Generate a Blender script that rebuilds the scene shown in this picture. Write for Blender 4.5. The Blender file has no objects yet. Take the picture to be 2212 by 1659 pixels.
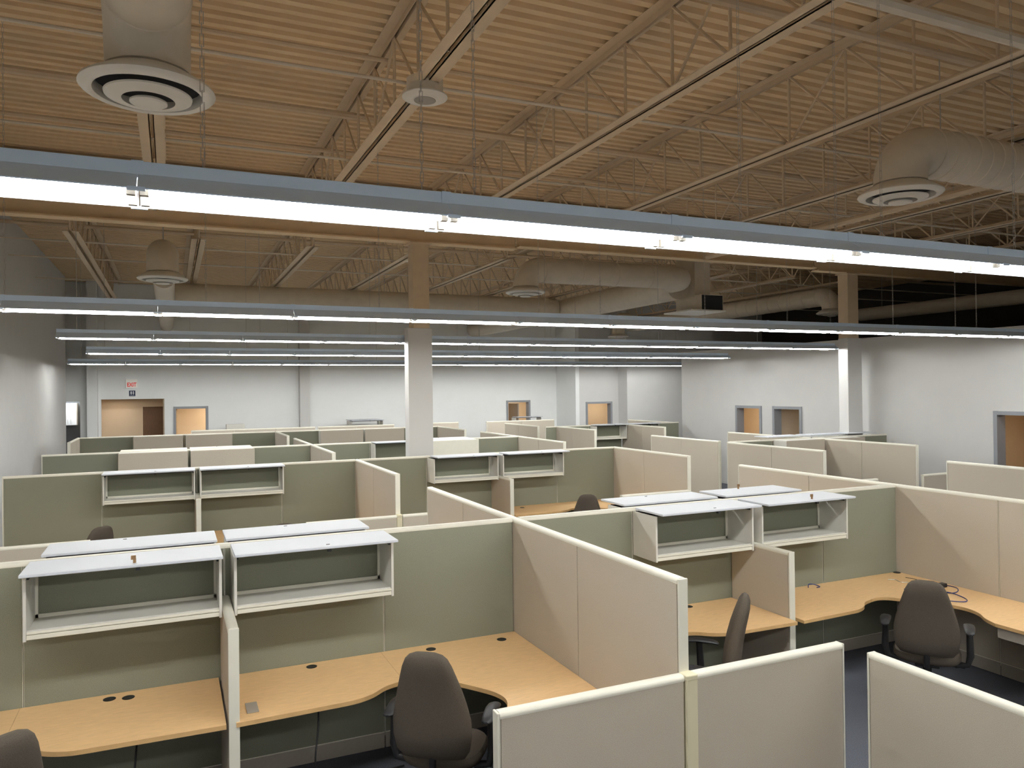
import bpy, bmesh, math, random
from mathutils import Vector, Matrix
random.seed(7)
C = bpy.context.scene.collection
PI = math.pi

# ------------------------------------------------------------ camera, world, exposure
CAMZ = 2.70
cam_d = bpy.data.cameras.new('camera'); cam = bpy.data.objects.new('camera', cam_d); C.objects.link(cam)
yaw, pitch, roll, F = 0.4224, 0.0063, -0.0119, 1637.1
fw = Vector((math.sin(yaw)*math.cos(pitch), math.cos(yaw)*math.cos(pitch), math.sin(pitch)))
rt = Vector((math.cos(yaw), -math.sin(yaw), 0)); up = rt.cross(fw)
rt2 = rt*math.cos(roll)+up*math.sin(roll); up2 = up*math.cos(roll)-rt*math.sin(roll)
cam.matrix_world = Matrix(((rt2.x, up2.x, -fw.x, 0), (rt2.y, up2.y, -fw.y, 0), (rt2.z, up2.z, -fw.z, CAMZ), (0, 0, 0, 1)))
cam_d.sensor_fit = 'HORIZONTAL'; cam_d.sensor_width = 36.0; cam_d.lens = 36.0*F/2212.0
cam_d.clip_start = 0.05; cam_d.clip_end = 100
bpy.context.scene.camera = cam
w = bpy.data.worlds.new('world'); bpy.context.scene.world = w; w.use_nodes = True
w.node_tree.nodes['Background'].inputs[0].default_value = (1.0, 0.8, 0.6, 1)
w.node_tree.nodes['Background'].inputs[1].default_value = 0.02
vs = bpy.context.scene.view_settings
vs.view_transform = 'Standard'; vs.look = 'None'; vs.gamma = 1; vs.use_curve_mapping = False; vs.exposure = 0.0
TUBE = 75.0         # strength of the fluorescent tubes

def room_lamp(x, y, z, watts, col, size=0.5):
    l = bpy.data.lights.new('room_lamp', 'AREA'); l.shape = 'SQUARE'; l.size = size; l.energy = watts; l.color = col
    o = bpy.data.objects.new('room_lamp', l); C.objects.link(o); o.location = (x, y, z)

# ------------------------------------------------------------ materials
def mat(name, col, rough=0.6, metal=0.0, noise=0.0, nscale=60, bump=0.0, emis=0.0, spec=0.5, voro=False, stretch=None):
    m = bpy.data.materials.new(name); m.use_nodes = True; nt = m.node_tree; b = nt.nodes['Principled BSDF']
    b.inputs['Roughness'].default_value = rough; b.inputs['Metallic'].default_value = metal
    b.inputs['Specular IOR Level'].default_value = spec
    c4 = (*col, 1); b.inputs['Base Color'].default_value = c4
    if emis: b.inputs['Emission Color'].default_value = c4; b.inputs['Emission Strength'].default_value = emis
    if noise or bump:
        tc = nt.nodes.new('ShaderNodeTexCoord'); mp = nt.nodes.new('ShaderNodeMapping')
        nt.links.new(tc.outputs['Object'], mp.inputs[0])
        if stretch: mp.inputs['Scale'].default_value = stretch
        n = nt.nodes.new('ShaderNodeTexNoise'); n.inputs['Scale'].default_value = nscale; n.inputs['Detail'].default_value = 4
        nt.links.new(mp.outputs[0], n.inputs['Vector'])
        if noise:
            r = nt.nodes.new('ShaderNodeValToRGB')
            r.color_ramp.elements[0].position = .3; r.color_ramp.elements[1].position = .7
            r.color_ramp.elements[0].color = tuple(max(0, v*(1-noise)) for v in col)+(1,)
            r.color_ramp.elements[1].color = tuple(min(1, v*(1+noise)) for v in col)+(1,)
            nt.links.new(n.outputs['Fac'], r.inputs[0]); nt.links.new(r.outputs[0], b.inputs['Base Color'])
        if bump:
            bp = nt.nodes.new('ShaderNodeBump'); bp.inputs['Strength'].default_value = bump; bp.inputs['Distance'].default_value = .002
            nt.links.new(n.outputs['Fac'], bp.inputs['Height']); nt.links.new(bp.outputs[0], b.inputs['Normal'])
    return m
M = dict(
    green=mat('green_fabric', (.224, .226, .170), .95, noise=.17, nscale=260, bump=.3, spec=.15),
    beige=mat('beige_fabric', (.50, .442, .360), .95, noise=.12, nscale=260, bump=.3, spec=.15),
    rail=mat('cream_paint', (.77, .74, .63), .45, noise=.02, nscale=8),
    post=mat('yellowed_cream_paint', (.70, .64, .45), .5, noise=.02, nscale=8),
    base=mat('taupe_paint', (.36, .32, .27), .6, noise=.03, nscale=30),
    bin=mat('bin_paint', (.66, .64, .58), .45, noise=.02, nscale=10),
    lid=mat('white_lid_paint', (.60, .62, .66), .5, noise=.01, nscale=6, spec=.2),
    maple=mat('maple_laminate', (.88, .58, .29), .45, noise=.07, nscale=14, stretch=(1, 9, 1)),
    mapleedge=mat('maple_edge', (.62, .39, .17), .5, noise=.05, nscale=20),
    black=mat('black_plastic', (.012, .012, .013), .45, noise=.1, nscale=40),
    blackgl=mat('black_vinyl', (.012, .012, .014), .5, noise=.1, nscale=40),
    chair=mat('brown_grey_fabric', (.085, .070, .055), .95, noise=.15, nscale=200, bump=.3, spec=.1),
    wall=mat('wall_paint', (.66, .65, .63), .85, noise=.015, nscale=3, spec=.2),
    wallbright=mat('lit_wall_paint', (.90, .91, .90), .85, noise=.01, nscale=3, spec=.2),  # far-end walls: wall paint with the lamplight lifted into its colour
    wallwarm=mat('warm_wall_paint', (.72, .60, .45), .85, noise=.02, nscale=3, spec=.2),
    carpet=mat('blue_grey_carpet', (.105, .110, .130), 1.0, noise=.35, nscale=160, bump=.5, spec=.05),
    deck=mat('tan_painted_steel', (.82, .62, .385), .7, noise=.03, nscale=5, spec=.25),
    joist=mat('tan_joist_paint', (.70, .55, .38), .65, noise=.03, nscale=8, spec=.25),
    duct=mat('duct_paint', (.72, .63, .50), .5, noise=.04, nscale=6, spec=.4),
    diff=mat('diffuser_paint', (.80, .76, .68), .5, noise=.02, nscale=8),
    housing=mat('white_enamel', (.68, .82, 1.0), .4, noise=.02, nscale=6),
    reflect=mat('white_reflector', (.88, .90, .92), .5, noise=.01, nscale=6),
    tube=mat('fluorescent_tube', (.93, .94, .92), .3, emis=TUBE),
    chain=mat('zinc_chain', (.55, .52, .48), .4, metal=.6, noise=.05),
    steel=mat('brushed_steel', (.55, .55, .55), .35, metal=.9, noise=.05),
    frame=mat('grey_door_frame', (.27, .28, .30), .5, noise=.02),
    wood=mat('brown_wood_door', (.14, .065, .020), .5, noise=.25, nscale=10, stretch=(8, 8, .6)),
    orange=mat('orange_oak', (.72, .34, .07), .5, noise=.15, nscale=8, stretch=(1, 1, 6)),
    white=mat('white_cabinet', (.85, .88, .9), .4, noise=.01),
    darkgrey=mat('dark_grey_backsplash', (.13, .14, .15), .6, noise=.05),
    red=mat('red_letters', (.75, .02, .01), .5, emis=.25),
    signw=mat('exit_sign_face', (.88, .86, .80), .5, emis=.10),
    navy=mat('navy_sign', (.01, .02, .07), .5, noise=.02),
    blue=mat('blue_cable', (.01, .02, .16), .4, noise=.05),
    dark=mat('dark_interior', (.02, .02, .022), .8, noise=.05),
    brass=mat('brass_lock', (.30, .18, .09), .4, metal=.6, noise=.05),
    darkwall=mat('unlit_side_wall', (.05, .042, .034), .9, noise=.05, nscale=3),  # shade of the unlit space beyond the right wall put into the colour
)

# ------------------------------------------------------------ mesh helpers
class MB:
    def __init__(s): s.bm = bmesh.new()
    def box(s, x0, y0, z0, x1, y1, z1, ch=0.0):
        x0, x1 = min(x0, x1), max(x0, x1); y0, y1 = min(y0, y1), max(y0, y1); z0, z1 = min(z0, z1), max(z0, z1)
        r = bmesh.ops.create_cube(s.bm, size=1)
        for v in r['verts']:
            v.co = ((v.co.x+.5)*(x1-x0)+x0, (v.co.y+.5)*(y1-y0)+y0, (v.co.z+.5)*(z1-z0)+z0)
        if ch:
            es = set()
            for v in r['verts']: es.update(v.link_edges)
            bmesh.ops.bevel(s.bm, geom=list(es), offset=ch, segments=2, affect='EDGES', profile=.5)
        return s
    def poly(s, pts, z0, z1):                      # extruded outline in XY
        vb = [s.bm.verts.new((x, y, z0)) for x, y in pts]; vt = [s.bm.verts.new((x, y, z1)) for x, y in pts]
        n = len(pts); s.bm.faces.new(vt); s.bm.faces.new(vb[::-1])
        for i in range(n): s.bm.faces.new((vb[i], vb[(i+1) % n], vt[(i+1) % n], vt[i]))
        return s
    def sweepx(s, prof, x0, x1, closed=True):      # profile in YZ extruded along X
        a = [s.bm.verts.new((x0, y, z)) for y, z in prof]; b = [s.bm.verts.new((x1, y, z)) for y, z in prof]
        n = len(prof)
        for i in range(n if closed else n-1):
            s.bm.faces.new((a[i], b[i], b[(i+1) % n], a[(i+1) % n]))
        if closed: s.bm.faces.new(a[::-1]); s.bm.faces.new(b)
        return s
    def loft(s, rings, cap=True):
        R = [[s.bm.verts.new(p) for p in r] for r in rings]; n = len(R[0])
        for a, b in zip(R, R[1:]):
            for i in range(n): s.bm.faces.new((a[i], a[(i+1) % n], b[(i+1) % n], b[i]))
        if cap: s.bm.faces.new(R[0][::-1]); s.bm.faces.new(R[-1])
        return s
    def tube(s, path, r, n=8, cap=True):
        path = [Vector(p) for p in path]; rings = []
        rad = r if isinstance(r, (list, tuple)) else [r]*len(path)
        pu = None
        for i, p in enumerate(path):
            t = (path[min(i+1, len(path)-1)]-path[max(i-1, 0)]).normalized()
            if pu is None:
                a = Vector((0, 0, 1)) if abs(t.z) < .9 else Vector((1, 0, 0)); u = t.cross(a).normalized()
            else:
                u = (pu-t*pu.dot(t)).normalized()
            pu = u; v = t.cross(u)
            rings.append([p+(u*math.cos(2*PI*k/n)+v*math.sin(2*PI*k/n))*rad[i] for k in range(n)])
        return s.loft(rings, cap)
    def lathe(s, prof, cx=0, cy=0, n=32, cap=True):   # prof of (r, z) around vertical axis
        rings = [[Vector((cx+r*math.cos(2*PI*k/n), cy+r*math.sin(2*PI*k/n), z)) for k in range(n)] for r, z in prof]
        return s.loft(rings, cap)
    def mesh(s, name, m, smooth=False, ang=40):
        bmesh.ops.recalc_face_normals(s.bm, faces=s.bm.faces)
        me = bpy.data.meshes.new(name); s.bm.to_mesh(me); s.bm.free(); me.materials.append(m)
        if smooth:
            me.polygons.foreach_set('use_smooth', [True]*len(me.polygons))
            try: me.set_sharp_from_angle(angle=math.radians(ang))
            except Exception: pass
        return me
    def build(s, name, m, parent=None, smooth=False, loc=None):
        return link(name, s.mesh(name, m, smooth), parent, loc)
def link(name, me, parent=None, loc=None):
    o = bpy.data.objects.new(name, me); C.objects.link(o)
    if parent is not None: o.parent = parent
    if loc is not None: o.location = loc
    return o
def tag(o, label, cat, group=None, kind=None):
    o['label'] = label
    if cat: o['category'] = cat
    if group: o['group'] = group
    if kind: o['kind'] = kind
    return o
def thing(name, label, cat, loc=(0, 0, 0), rz=0, group=None):
    o = bpy.data.objects.new(name, None); C.objects.link(o); o.location = loc; o.rotation_euler = (0, 0, rz)
    o.empty_display_size = .1
    return tag(o, label, cat, group)
def struct(mb, name, m, label=None, smooth=False):
    o = mb.build(name, m, None, smooth); o['kind'] = 'structure'
    if label: o['label'] = label
    return o
def copy_tree(o, parent=None):
    c = o.copy(); C.objects.link(c)
    if parent is not None: c.parent = parent
    for ch in list(o.children): copy_tree(ch, c)
    return c
ORD = ['first', 'second', 'third', 'fourth', 'fifth', 'sixth', 'seventh', 'eighth', 'ninth', 'tenth', 'eleventh', 'twelfth', 'thirteenth', 'fourteenth', 'fifteenth', 'sixteenth']

# ------------------------------------------------------------ room shell
XL, XR, YB, ZD = -2.70, 14.0, 25.5, 6.0
struct(MB().box(-6, -3, -.1, 24, 34, 0), 'floor', M['carpet'], 'dark blue-grey office carpet')
bm = MB(); pitch_ = .165; y = -2.5; prof = []
while y < 30.5:
    prof += [(y, ZD), (y+.075, ZD), (y+.090, ZD+.055), (y+.150, ZD+.055)]; y += pitch_
prof += [(y, ZD), (y, ZD+.12), (-2.5, ZD+.12)]
struct(bm.sweepx(prof, -6, 24), 'ceiling', M['deck'], 'corrugated steel roof deck painted tan')
struct(MB().box(XL-.2, -2.5, 0, XL, 24.5, ZD-.002), 'wall_left', M['wall'], 'tall pale grey side wall')
# far wall with openings (kitchenette, corridor, two doors)
def wall_x(mb, y0, y1, x0, x1, ztop, holes):
    xs = x0
    for a, b, zt in sorted(holes):
        if a > xs: mb.box(xs, y0, 0, a, y1, ztop)
        mb.box(a, y0, zt, b, y1, ztop); xs = b
    mb.box(xs, y0, 0, x1, y1, ztop)
    return mb
def wall_y(mb, x0, x1, y0, y1, ztop, holes):
    ys = y0
    for a, b, zt in sorted(holes):
        if a > ys: mb.box(x0, ys, 0, x1, a, ztop)
        mb.box(x0, a, zt, x1, b, ztop); ys = b
    mb.box(x0, ys, 0, x1, y1, ztop)
    return mb
struct(wall_x(MB(), YB, YB+.2, -6, 14.05, ZD-.002, [(-3.5, -2.45, 2.475), (-1.91, -.20, 2.525), (.11, .985, 2.215), (11.28, 12.13, 2.21)]), 'wall_back', M['wallbright'], 'pale grey far wall with doorways')
struct(wall_y(MB(), XR, XR+.2, -2.5, 18.7, 3.70, [(8.16, 9.16, 2.12), (14.0, 14.86, 2.12), (15.38, 16.25, 2.12)]), 'wall_right', M['wall'], 'pale grey partial-height wall with three doorways')
struct(MB().box(13.30, 24.0, 0, 13.45, YB, ZD-.002), 'wall_return', M['wallbright'])
struct(wall_x(MB(), 24.0, 24.2, 13.45, 15.1, ZD-.002, [(13.77, 14.76, 2.13)]), 'wall_alcove', M['wall'])
struct(MB().box(15.1, 23.4, 0, 19, 24.2, ZD-.002), 'wall_bumpout', M['wall'])
struct(MB().box(19, 24.0, 0, 22, 24.2, ZD-.002), 'wall_upper', M['wall'])
struct(MB().box(XR+.2, 18.5, 0, 19.2, 18.7, 3.7), 'wall_corner', M['wall'])
struct(MB().box(19, 18.7, 0, 19.2, 24.0, 3.7), 'wall_end', M['wall'])
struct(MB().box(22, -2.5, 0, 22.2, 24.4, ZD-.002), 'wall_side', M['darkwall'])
struct(MB().box(-6, -2.7, 0, 24, -2.5, ZD-.002), 'wall_rear', M['wall'])
struct(MB().box(-2.25, YB-.3, 0, -1.98, YB, ZD-.002), 'wall_pilaster', M['wallbright'])
# wall cap along right partial wall
struct(MB().box(XR-.01, -2.4, 3.70, XR+.22, 18.7, 3.73), 'trim_1', M['wall'])

def door_frame_x(n, y, x0, x1, zt, label):          # opening in a wall facing -Y
    o = struct(MB().box(x0-.06, y-.03, 0, x0+.012, y+.21, zt+.06).box(x1-.012, y-.03, 0, x1+.06, y+.21, zt+.06).box(x0, y-.028, zt-.012, x1, y+.208, zt+.058), 'door_%d' % n, M['frame'], label)
    return o
def door_frame_y(n, x, y0, y1, zt, label):
    o = struct(MB().box(x-.03, y0-.06, 0, x+.21, y0+.012, zt+.06).box(x-.03, y1-.012, 0, x+.21, y1+.06, zt+.06).box(x-.028, y0, zt-.012, x+.208, y1, zt+.058), 'door_%d' % n, M['frame'], label)
    return o
d1 = door_frame_x(1, YB, .11, .985, 2.215, 'grey door frame left in the far wall, open to a warm room')
d2 = door_frame_x(2, YB, 11.28, 12.13, 2.21, 'grey door frame at the right end of the far wall')
d3 = door_frame_x(3, 24.0, 13.77, 14.76, 2.13, 'grey door frame in the alcove')
d4 = door_frame_y(4, XR, 15.38, 16.25, 2.12, 'grey door frame, left of the pair in right wall')
d5 = door_frame_y(5, XR, 14.0, 14.86, 2.12, 'grey door frame, right of the pair in right wall')
d6 = door_frame_y(6, XR, 8.16, 9.16, 2.12, 'grey door frame at the right edge of view')
# rooms behind the doorways
rm = MB()
rm.box(-.2, 27.6, 0, 3.2, 27.7, 2.7).box(-.1, YB+.2, 0, 0, 27.6, 2.7).box(3.1, YB+.2, 0, 3.2, 27.6, 2.7).box(-.2, YB+.2, 2.6, 3.2, 27.7, 2.7)
rm.box(10.5, 27.6, 0, 13.4, 27.7, 2.7).box(10.5, YB+.2, 0, 10.6, 27.6, 2.7).box(13.3, YB+.2, 0, 13.4, 27.6, 2.7).box(10.5, YB+.2, 2.6, 13.4, 27.7, 2.7)
rm.box(13.5, 26.2, 0, 16.7, 26.3, 2.7).box(16.6, 24.2, 0, 16.7, 26.3, 2.7).box(13.5, 24.25, 0, 13.6, 26.2, 2.6).box(13.5, 24.25, 2.6, 16.7, 26.3, 2.7)
rm.box(16.0, 15.12, 0, 16.1, 18.4, 2.7).box(XR+.2, 18.4, 0, 16.1, 18.5, 2.7).box(XR+.2, 15.02, 0, 16.1, 15.12, 2.7).box(XR+.2, 15.02, 2.6, 16.1, 18.5, 2.7)
rm.box(16.4, 11.0, 0, 16.5, 15.02, 2.7).box(XR+.2, 11.0, 0, 16.5, 11.1, 2.7).box(XR+.2, 11.0, 2.6, 16.5, 15.02, 2.7)
rm.box(17.5, 5.0, 0, 17.6, 10.9, 2.7).box(XR+.2, 10.8, 0, 17.6, 10.9, 2.7).box(XR+.2, 5.0, 0, 17.6, 5.1, 2.7).box(XR+.2, 5.0, 2.6, 17.6, 10.9, 2.7)
struct(rm, 'wall_rooms', M['wallwarm'], 'warm lit walls of the side rooms')
room_lamp(1.6, 26.6, 2.55, 40, (1, .82, .62)); room_lamp(12.0, 26.6, 2.55, 26, (1, .84, .66)); room_lamp(15.3, 25.2, 2.55, 22, (1, .82, .62))
room_lamp(15.0, 16.8, 2.55, 28, (1, .76, .52)); room_lamp(15.2, 13.2, 2.55, 9, (1, .82, .6)); room_lamp(15.8, 8.6, 2.55, 32, (1, .76, .5))
# corridor behind the wide opening
cr = MB().box(-2.4, 27.0, 0, -.84, 27.1, 2.6).box(-2.4, YB+.2, 2.55, -.2, 27.1, 2.65).box(-2.42, YB+.2, 0, -2.3, 27.1, 2.6).box(-.24, YB+.2, 0, -.19, 27.1, 2.6)
struct(cr, 'wall_corridor', M['wallwarm'])
struct(MB().box(-.84, 26.98, 2.26, -.24, 27.08, 2.55), 'trim_2', M['wallwarm'])
d7 = struct(MB().box(-.84, 27.0, 0, -.24, 27.05, 2.26), 'door_7', M['wood'], 'brown wooden door in the dim corridor')
MB().box(-.3, 26.985, .95, -.27, 27.0, 1.15).build('door_handle', M['steel'], d7)
room_lamp(-1.5, 26.3, 2.5, 6, (1, .8, .6), .3)
# door leaves standing open
l = struct(MB().box(0.12, YB+.2, 0, .16, YB+1.0, 2.19), 'door_8', M['maple'], 'open pale door leaf seen edge-on behind left frame')
MB().box(.16, YB+.8, .9, .19, YB+.95, 1.3).build('door_handle', M['dark'], l)
struct(MB().box(11.8, YB+.25, 0, 11.84, YB+1.1, 2.15), 'door_9', M['base'])
struct(MB().box(XR+.9, 11.9, 0, XR+.95, 13.0, 2.1), 'door_10', M['base'])
# kitchenette past the far left corner
kt = thing('wall_cabinet', 'white wall cabinet with bar handles above dark grey backsplash at far left', 'cabinet', (-2.88, 26.4, 0))
MB().box(-.6, 0, 1.75, .25, .35, 2.42, .004).build('body', M['white'], kt)
d = MB().box(-.59, -.02, 1.76, .06, -.002, 2.41, .003).build('door', M['white'], kt); MB().tube([(.02, -.045, 1.80), (.02, -.045, 1.95)], .006).build('handle', M['steel'], d)
d = MB().box(.065, -.02, 1.76, .25, -.002, 2.41, .003).build('door', M['white'], kt); MB().tube([(.10, -.045, 1.80), (.10, -.045, 1.95)], .006).build('handle', M['steel'], d)
struct(MB().box(-4.2, 26.75, 0, -2.45, 26.8, 2.6), 'wall_kitchenette', M['darkgrey'])
room_lamp(-2.9, 26.0, 2.9, 26, (.95, .98, 1), .4)
# oak hutch inside right-hand room
hu = thing('overhead_cabinet', 'orange oak overhead cabinet and panel seen through the rightmost doorway', 'cabinet', (16.2, 8.0, 0))
MB().box(0, -1.6, 1.42, .4, .85, 1.86, .004).build('body', M['orange'], hu)
MB().box(-.02, -.4, 1.43, 0, .84, 1.85, .004).build('door', M['orange'], hu)
MB().box(-.02, -1.59, 1.43, 0, -.41, 1.85, .004).build('door', M['orange'], hu)
MB().box(0, .60, 0, .4, .63, 1.42).build('side_panel', M['orange'], hu)
MB().box(.38, -1.6, 0, .4, .6, 1.42).build('back_panel', M['dark'], hu)

# ------------------------------------------------------------ columns and main beam
def column(x0, x1, y0, y1, sx0, sx1, label, full=False):
    t = thing('support_column', label, 'column', ((x0+x1)/2, (y0+y1)/2, 0))
    cx, cy = (x0+x1)/2, (y0+y1)/2
    MB().box(x0-cx, y0-cy, 0, x1-cx, y1-cy, ZD-.005 if full else 3.70, .006).build('boxed_lower_section', M['wall'], t)
    if full: return
    MB().box(sx0-cx, -.13, 3.70, sx1-cx, .13, 5.08).build('steel_upper_section', M['joist'], t)
    MB().box(sx0-cx-.05, -.15, 5.065, sx1-cx+.05, .15, 5.09).build('cap_plate', M['joist'], t)
column(3.475, 3.88, 11.78, 12.0, 3.56, 3.83, 'central square column, white below and tan above, behind the second green row')
column(13.14, 13.55, 11.78, 12.03, 13.16, 13.46, 'right-hand square column, white below and tan above, before the right wall')
column(3.80, 4.115, YB-.28, YB-.003, 3.84, 4.07, 'slim white column against the far wall left of the central column', True)
def ibeam(name, label, x0, x1, yc, zb, zt, wd=.22):
    t = thing(name, label, 'beam', ((x0+x1)/2, yc, zb)); h = zt-zb; L = (x1-x0)/2
    MB().box(-L, -wd/2, 0, L, wd/2, .022).build('bottom_flange', M['deck'], t)
    MB().box(-L, -.008, .022, L, .008, h-.02).build('web', M['deck'], t)
    MB().box(-L, -wd/2, h-.02, L, wd/2, h).build('top_flange', M['deck'], t)
ibeam('steel_beam', 'deep tan steel beam crossing the ceiling over the central column, left section', XL, 5.42, 11.88, 5.09, 5.93)
ibeam('steel_beam', 'deep tan steel beam crossing the ceiling, middle section between the columns', 5.46, 12.3, 11.88, 5.14, 5.93)
ibeam('steel_beam', 'deep tan steel beam crossing the ceiling, right section over right-hand column', 12.34, 22, 11.88, 5.09, 5.93)

# ------------------------------------------------------------ bar joists
def joist(x, y0, y1, b0, b1, label, group, sp=.735, first=None, dbl=0):
    t = thing('roof_joist', label, 'joist', (x, (y0+y1)/2, 5.2), 0, group)
    o = (y0+y1)/2; zt = ZD-5.2-.002; zb = 0
    def ch(a, b, z0, flip):
        m = MB()
        for s in (-1, 1):
            xa, xb = s*.016, s*.112
            if flip: m.box(xa, a-o, z0, xb, b-o, z0+.008); m.box(xa, a-o, z0, xa+s*.008, b-o, z0+.06)
            else: m.box(xa, a-o, z0+.054, xb, b-o, z0+.06); m.box(xa, a-o, z0, xa+s*.006, b-o, z0+.054)
        return m
    ch(y0, y1, zt-.06, False).build('top_chord', M['joist'], t)
    ch(b0, b1, 0, True).build('bottom_chord', M['joist'], t)
    ys = []; y = first if first else b1-.25
    if first:
        while y < b1: ys.append(y); y += sp
    else:
        while y > b0: ys.append(y); y -= sp
        ys = ys[::-1]
    m = MB(); r = .0145
    for i, yy in enumerate(ys):
        m.tube([(0, yy-o, .02), (0, yy-o, zt-.03)], r, 6)
        if i: m.tube([(0, yy-o, zt-.04), (0, ys[i-1]-o, .03)], r, 6)
        if i and i % 4 == dbl: m.tube([(0, ys[i-1]-o, zt-.04), (0, yy-o, .03)], r, 6)
    m.tube([(0, b1-.02-o, .03), (0, min(b1+.55, y1)-o, zt-.04)], .014, 6)
    m.tube([(0, b0+.02-o, .03), (0, max(b0-.55, y0)-o, zt-.04)], .014, 6)
    m.build('web', M['joist'], t, True)
near = [(-.15, 'just right of the left wall'), (1.9, 'running over the round ceiling can'), (3.93, 'above the central column'), (5.96, 'left of right-hand duct elbow'), (8.0, 'crossing behind the right-hand diffuser'), (10.04, 'toward the right'), (12.08, 'before the right-hand column'), (14.12, 'over the right wall'), (16.16, 'far right in shadow')]
for i, (x, s) in enumerate(near):
    joist(x, -2.4, 11.76, -2.3, 11.45, 'tan open-web roof joist in front of the main beam, ' + s, 'roof joists in front of the main beam', dbl=i % 4)
for i in range(10):
    x = -1.40+1.83*i
    joist(x, 12.0, 25.4 if x < 14 else 23.3, 13.35, 22.5 if x < 14 else 22.6, 'tan open-web roof joist beyond the main beam, %s from the left wall' % ORD[i], 'roof joists beyond the main beam', dbl=(i+1) % 4)
    
# bridging rods and pipes across the joists
def pipe(name, pts, r, label, m=None, cat='pipe', n=8):
    tag(MB().tube(pts, r, n).build(name, m or M['joist'], None, True), label, cat)
for y, z, s in [(6.1, 5.26, 'passing just below the round ceiling can'), (8.38, 5.26, 'behind the nearest light row'), (3.0, 5.26, 'nearest the top edge'), (10.6, 5.26, 'nearest the main beam')]:
    pipe('bridging_rod', [(XL, y, z), (21.9, y, z)], .015, 'thin tan bridging rod across lower joist chords, ' + s, M['duct'], cat='rod')
for y, z, s in [(14.6, 5.26, 'first beyond the main beam'), (16.4, 5.26, 'second beyond the main beam'), (19.4, 5.26, 'third beyond the main beam')]:
    pipe('bridging_rod', [(XL, y, z), (21.9, y, z)], .015, 'thin tan bridging rod across lower joist chords, ' + s, M['duct'], cat='rod')
for y, z, r, s in [(7.0, 5.82, .024, 'left of the ceiling can'), (8.35, 5.74, .042, 'middle one above the nearest lights'), (4.55, 5.62, .036, 'toward the top right'), (9.8, 5.78, .03, 'behind the middle one'), (12.6, 5.7, .035, 'just past the main beam'), (15.6, 5.72, .035, 'further past the main beam')]:
    pipe('sprinkler_pipe', [(XL, y, z), (21.9, y, z)], r, 'tan sprinkler pipe running through the joists, ' + s)
pipe('sprinkler_main', [(3.2, 3.34, 5.08), (21.9, 3.40, 5.08)], .042, 'thick tan pipe under the joists in the top right corner', M['duct'])
pipe('conduit', [(1.95, 3.4, 5.86), (8.0, 3.42, 5.86)], .03, 'tan conduit under the roof deck along the top edge')
pipe('feed_main', [(9.07, 5.42, 5.1), (9.07, 11.3, 5.1)], .05, 'tan pipe running lengthwise under the right-hand joists', M['joist'])

# ------------------------------------------------------------ air ducts and diffusers
def diffuser(x, y, z, R, label, group='round ceiling diffusers'):
    t = thing('round_diffuser', label, 'diffuser', (x, y, z), 0, group); k = R/.375
    P = lambda pr: [(a*k, b*k) for a, b in pr]
    MB().lathe(P([(.240, .12), (.30, .085), (.37, .040), (.375, .026), (.362, .012), (.340, .0), (.315, -.004), (.300, .004), (.297, .03), (.297, .08), (.30, .085)]), n=48, cap=False).build('outer_cone', M['diff'], t, True)
    MB().lathe(P([(.243, -.004), (.240, -.014), (.21, -.024), (.155, -.036), (.146, -.034), (.148, -.028), (.21, -.014)]), n=48, cap=False).build('middle_cone', M['diff'], t, True)
    MB().lathe(P([(.0001, -.030), (.09, -.032), (.104, -.040), (.104, -.050), (.09, -.058), (.07, -.052), (.0001, -.050)]), n=40).build('centre_cone', M['diff'], t, True)
    MB().lathe(P([(.294, .082), (.294, .07), (.0001, .07)]), n=32, cap=False).build('throat', M['dark'], t)  # black disc stands in for the shade up inside the duct
    return t
def ribbed(path, r, n=28, ribs=None):
    return MB().tube(path, r, n)
def arc(c, a, b, R, n=10):                         # quarter bend from direction a to b around corner c
    c = Vector(c); a = Vector(a); b = Vector(b)
    o = c+a*R+b*R
    return [tuple(o-a*R*math.sin(t)-b*R*math.cos(t)) for t in [PI/2*i/n for i in range(n+1)]][::-1]
def elbow_duct(x, y, zd, dirv, L, r, label, gap=.42, tail=0):
    t = thing('round_duct', label, 'duct', (x, y, zd))
    zc = .47
    dv = Vector(dirv); R = .33
    path = [(0, 0, .121), (0, 0, zc-R)]
    n = 8
    for i in range(1, n+1):
        a = PI/2*i/n
        p = Vector((0, 0, zc-R))+Vector((0, 0, 1))*R*math.sin(a)+dv*R*(1-math.cos(a)); path.append(tuple(p))
    path.append(tuple(Vector((0, 0, zc))+dv*L))
    if tail:                                   # a second bend turning away (+Y)
        q0 = Vector((0, 0, zc))+dv*L
        for i in range(1, n+1):
            a = PI/2*i/n; path.append(tuple(q0+dv*.3*math.sin(a)+Vector((0, 1, 0))*.3*(1-math.cos(a))))
        path.append(tuple(q0+dv*.3+Vector((0, tail, 0))))
    MB().tube(path, r, 32).build('pipe_run', M['duct'], t, True)
    k = R+.02; q = 0
    while k < L-.1 and q < 60:
        p = Vector((0, 0, zc))+dv*k
        MB().tube([tuple(p-dv*.006), tuple(p), tuple(p+dv*.006)], [r, r+.007, r], 28, False).build('seam', M['duct'], t, True); k += gap; q += 1
    for zz in (.13, zc-R-.01):
        MB().tube([(0, 0, zz-.006), (0, 0, zz), (0, 0, zz+.006)], [r, r+.008, r], 28, False).build('seam', M['duct'], t, True)
    for k in [R+.25] + ([L-.5] if L > 2 else []):
        p = Vector((0, 0, zc))+dv*k
        MB().tube([(p.x, p.y, zc+r-.01), (p.x, p.y, ZD-zd)], .006, 6).build('hanger_rod', M['chain'], t)
    return t
diffuser(-.11, 5.0, 4.48, .375, 'large round diffuser at upper left, nearest of all')
diffuser(6.36, 5.06, 4.48, .375, 'round diffuser at right under the ribbed duct elbow')
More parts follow.
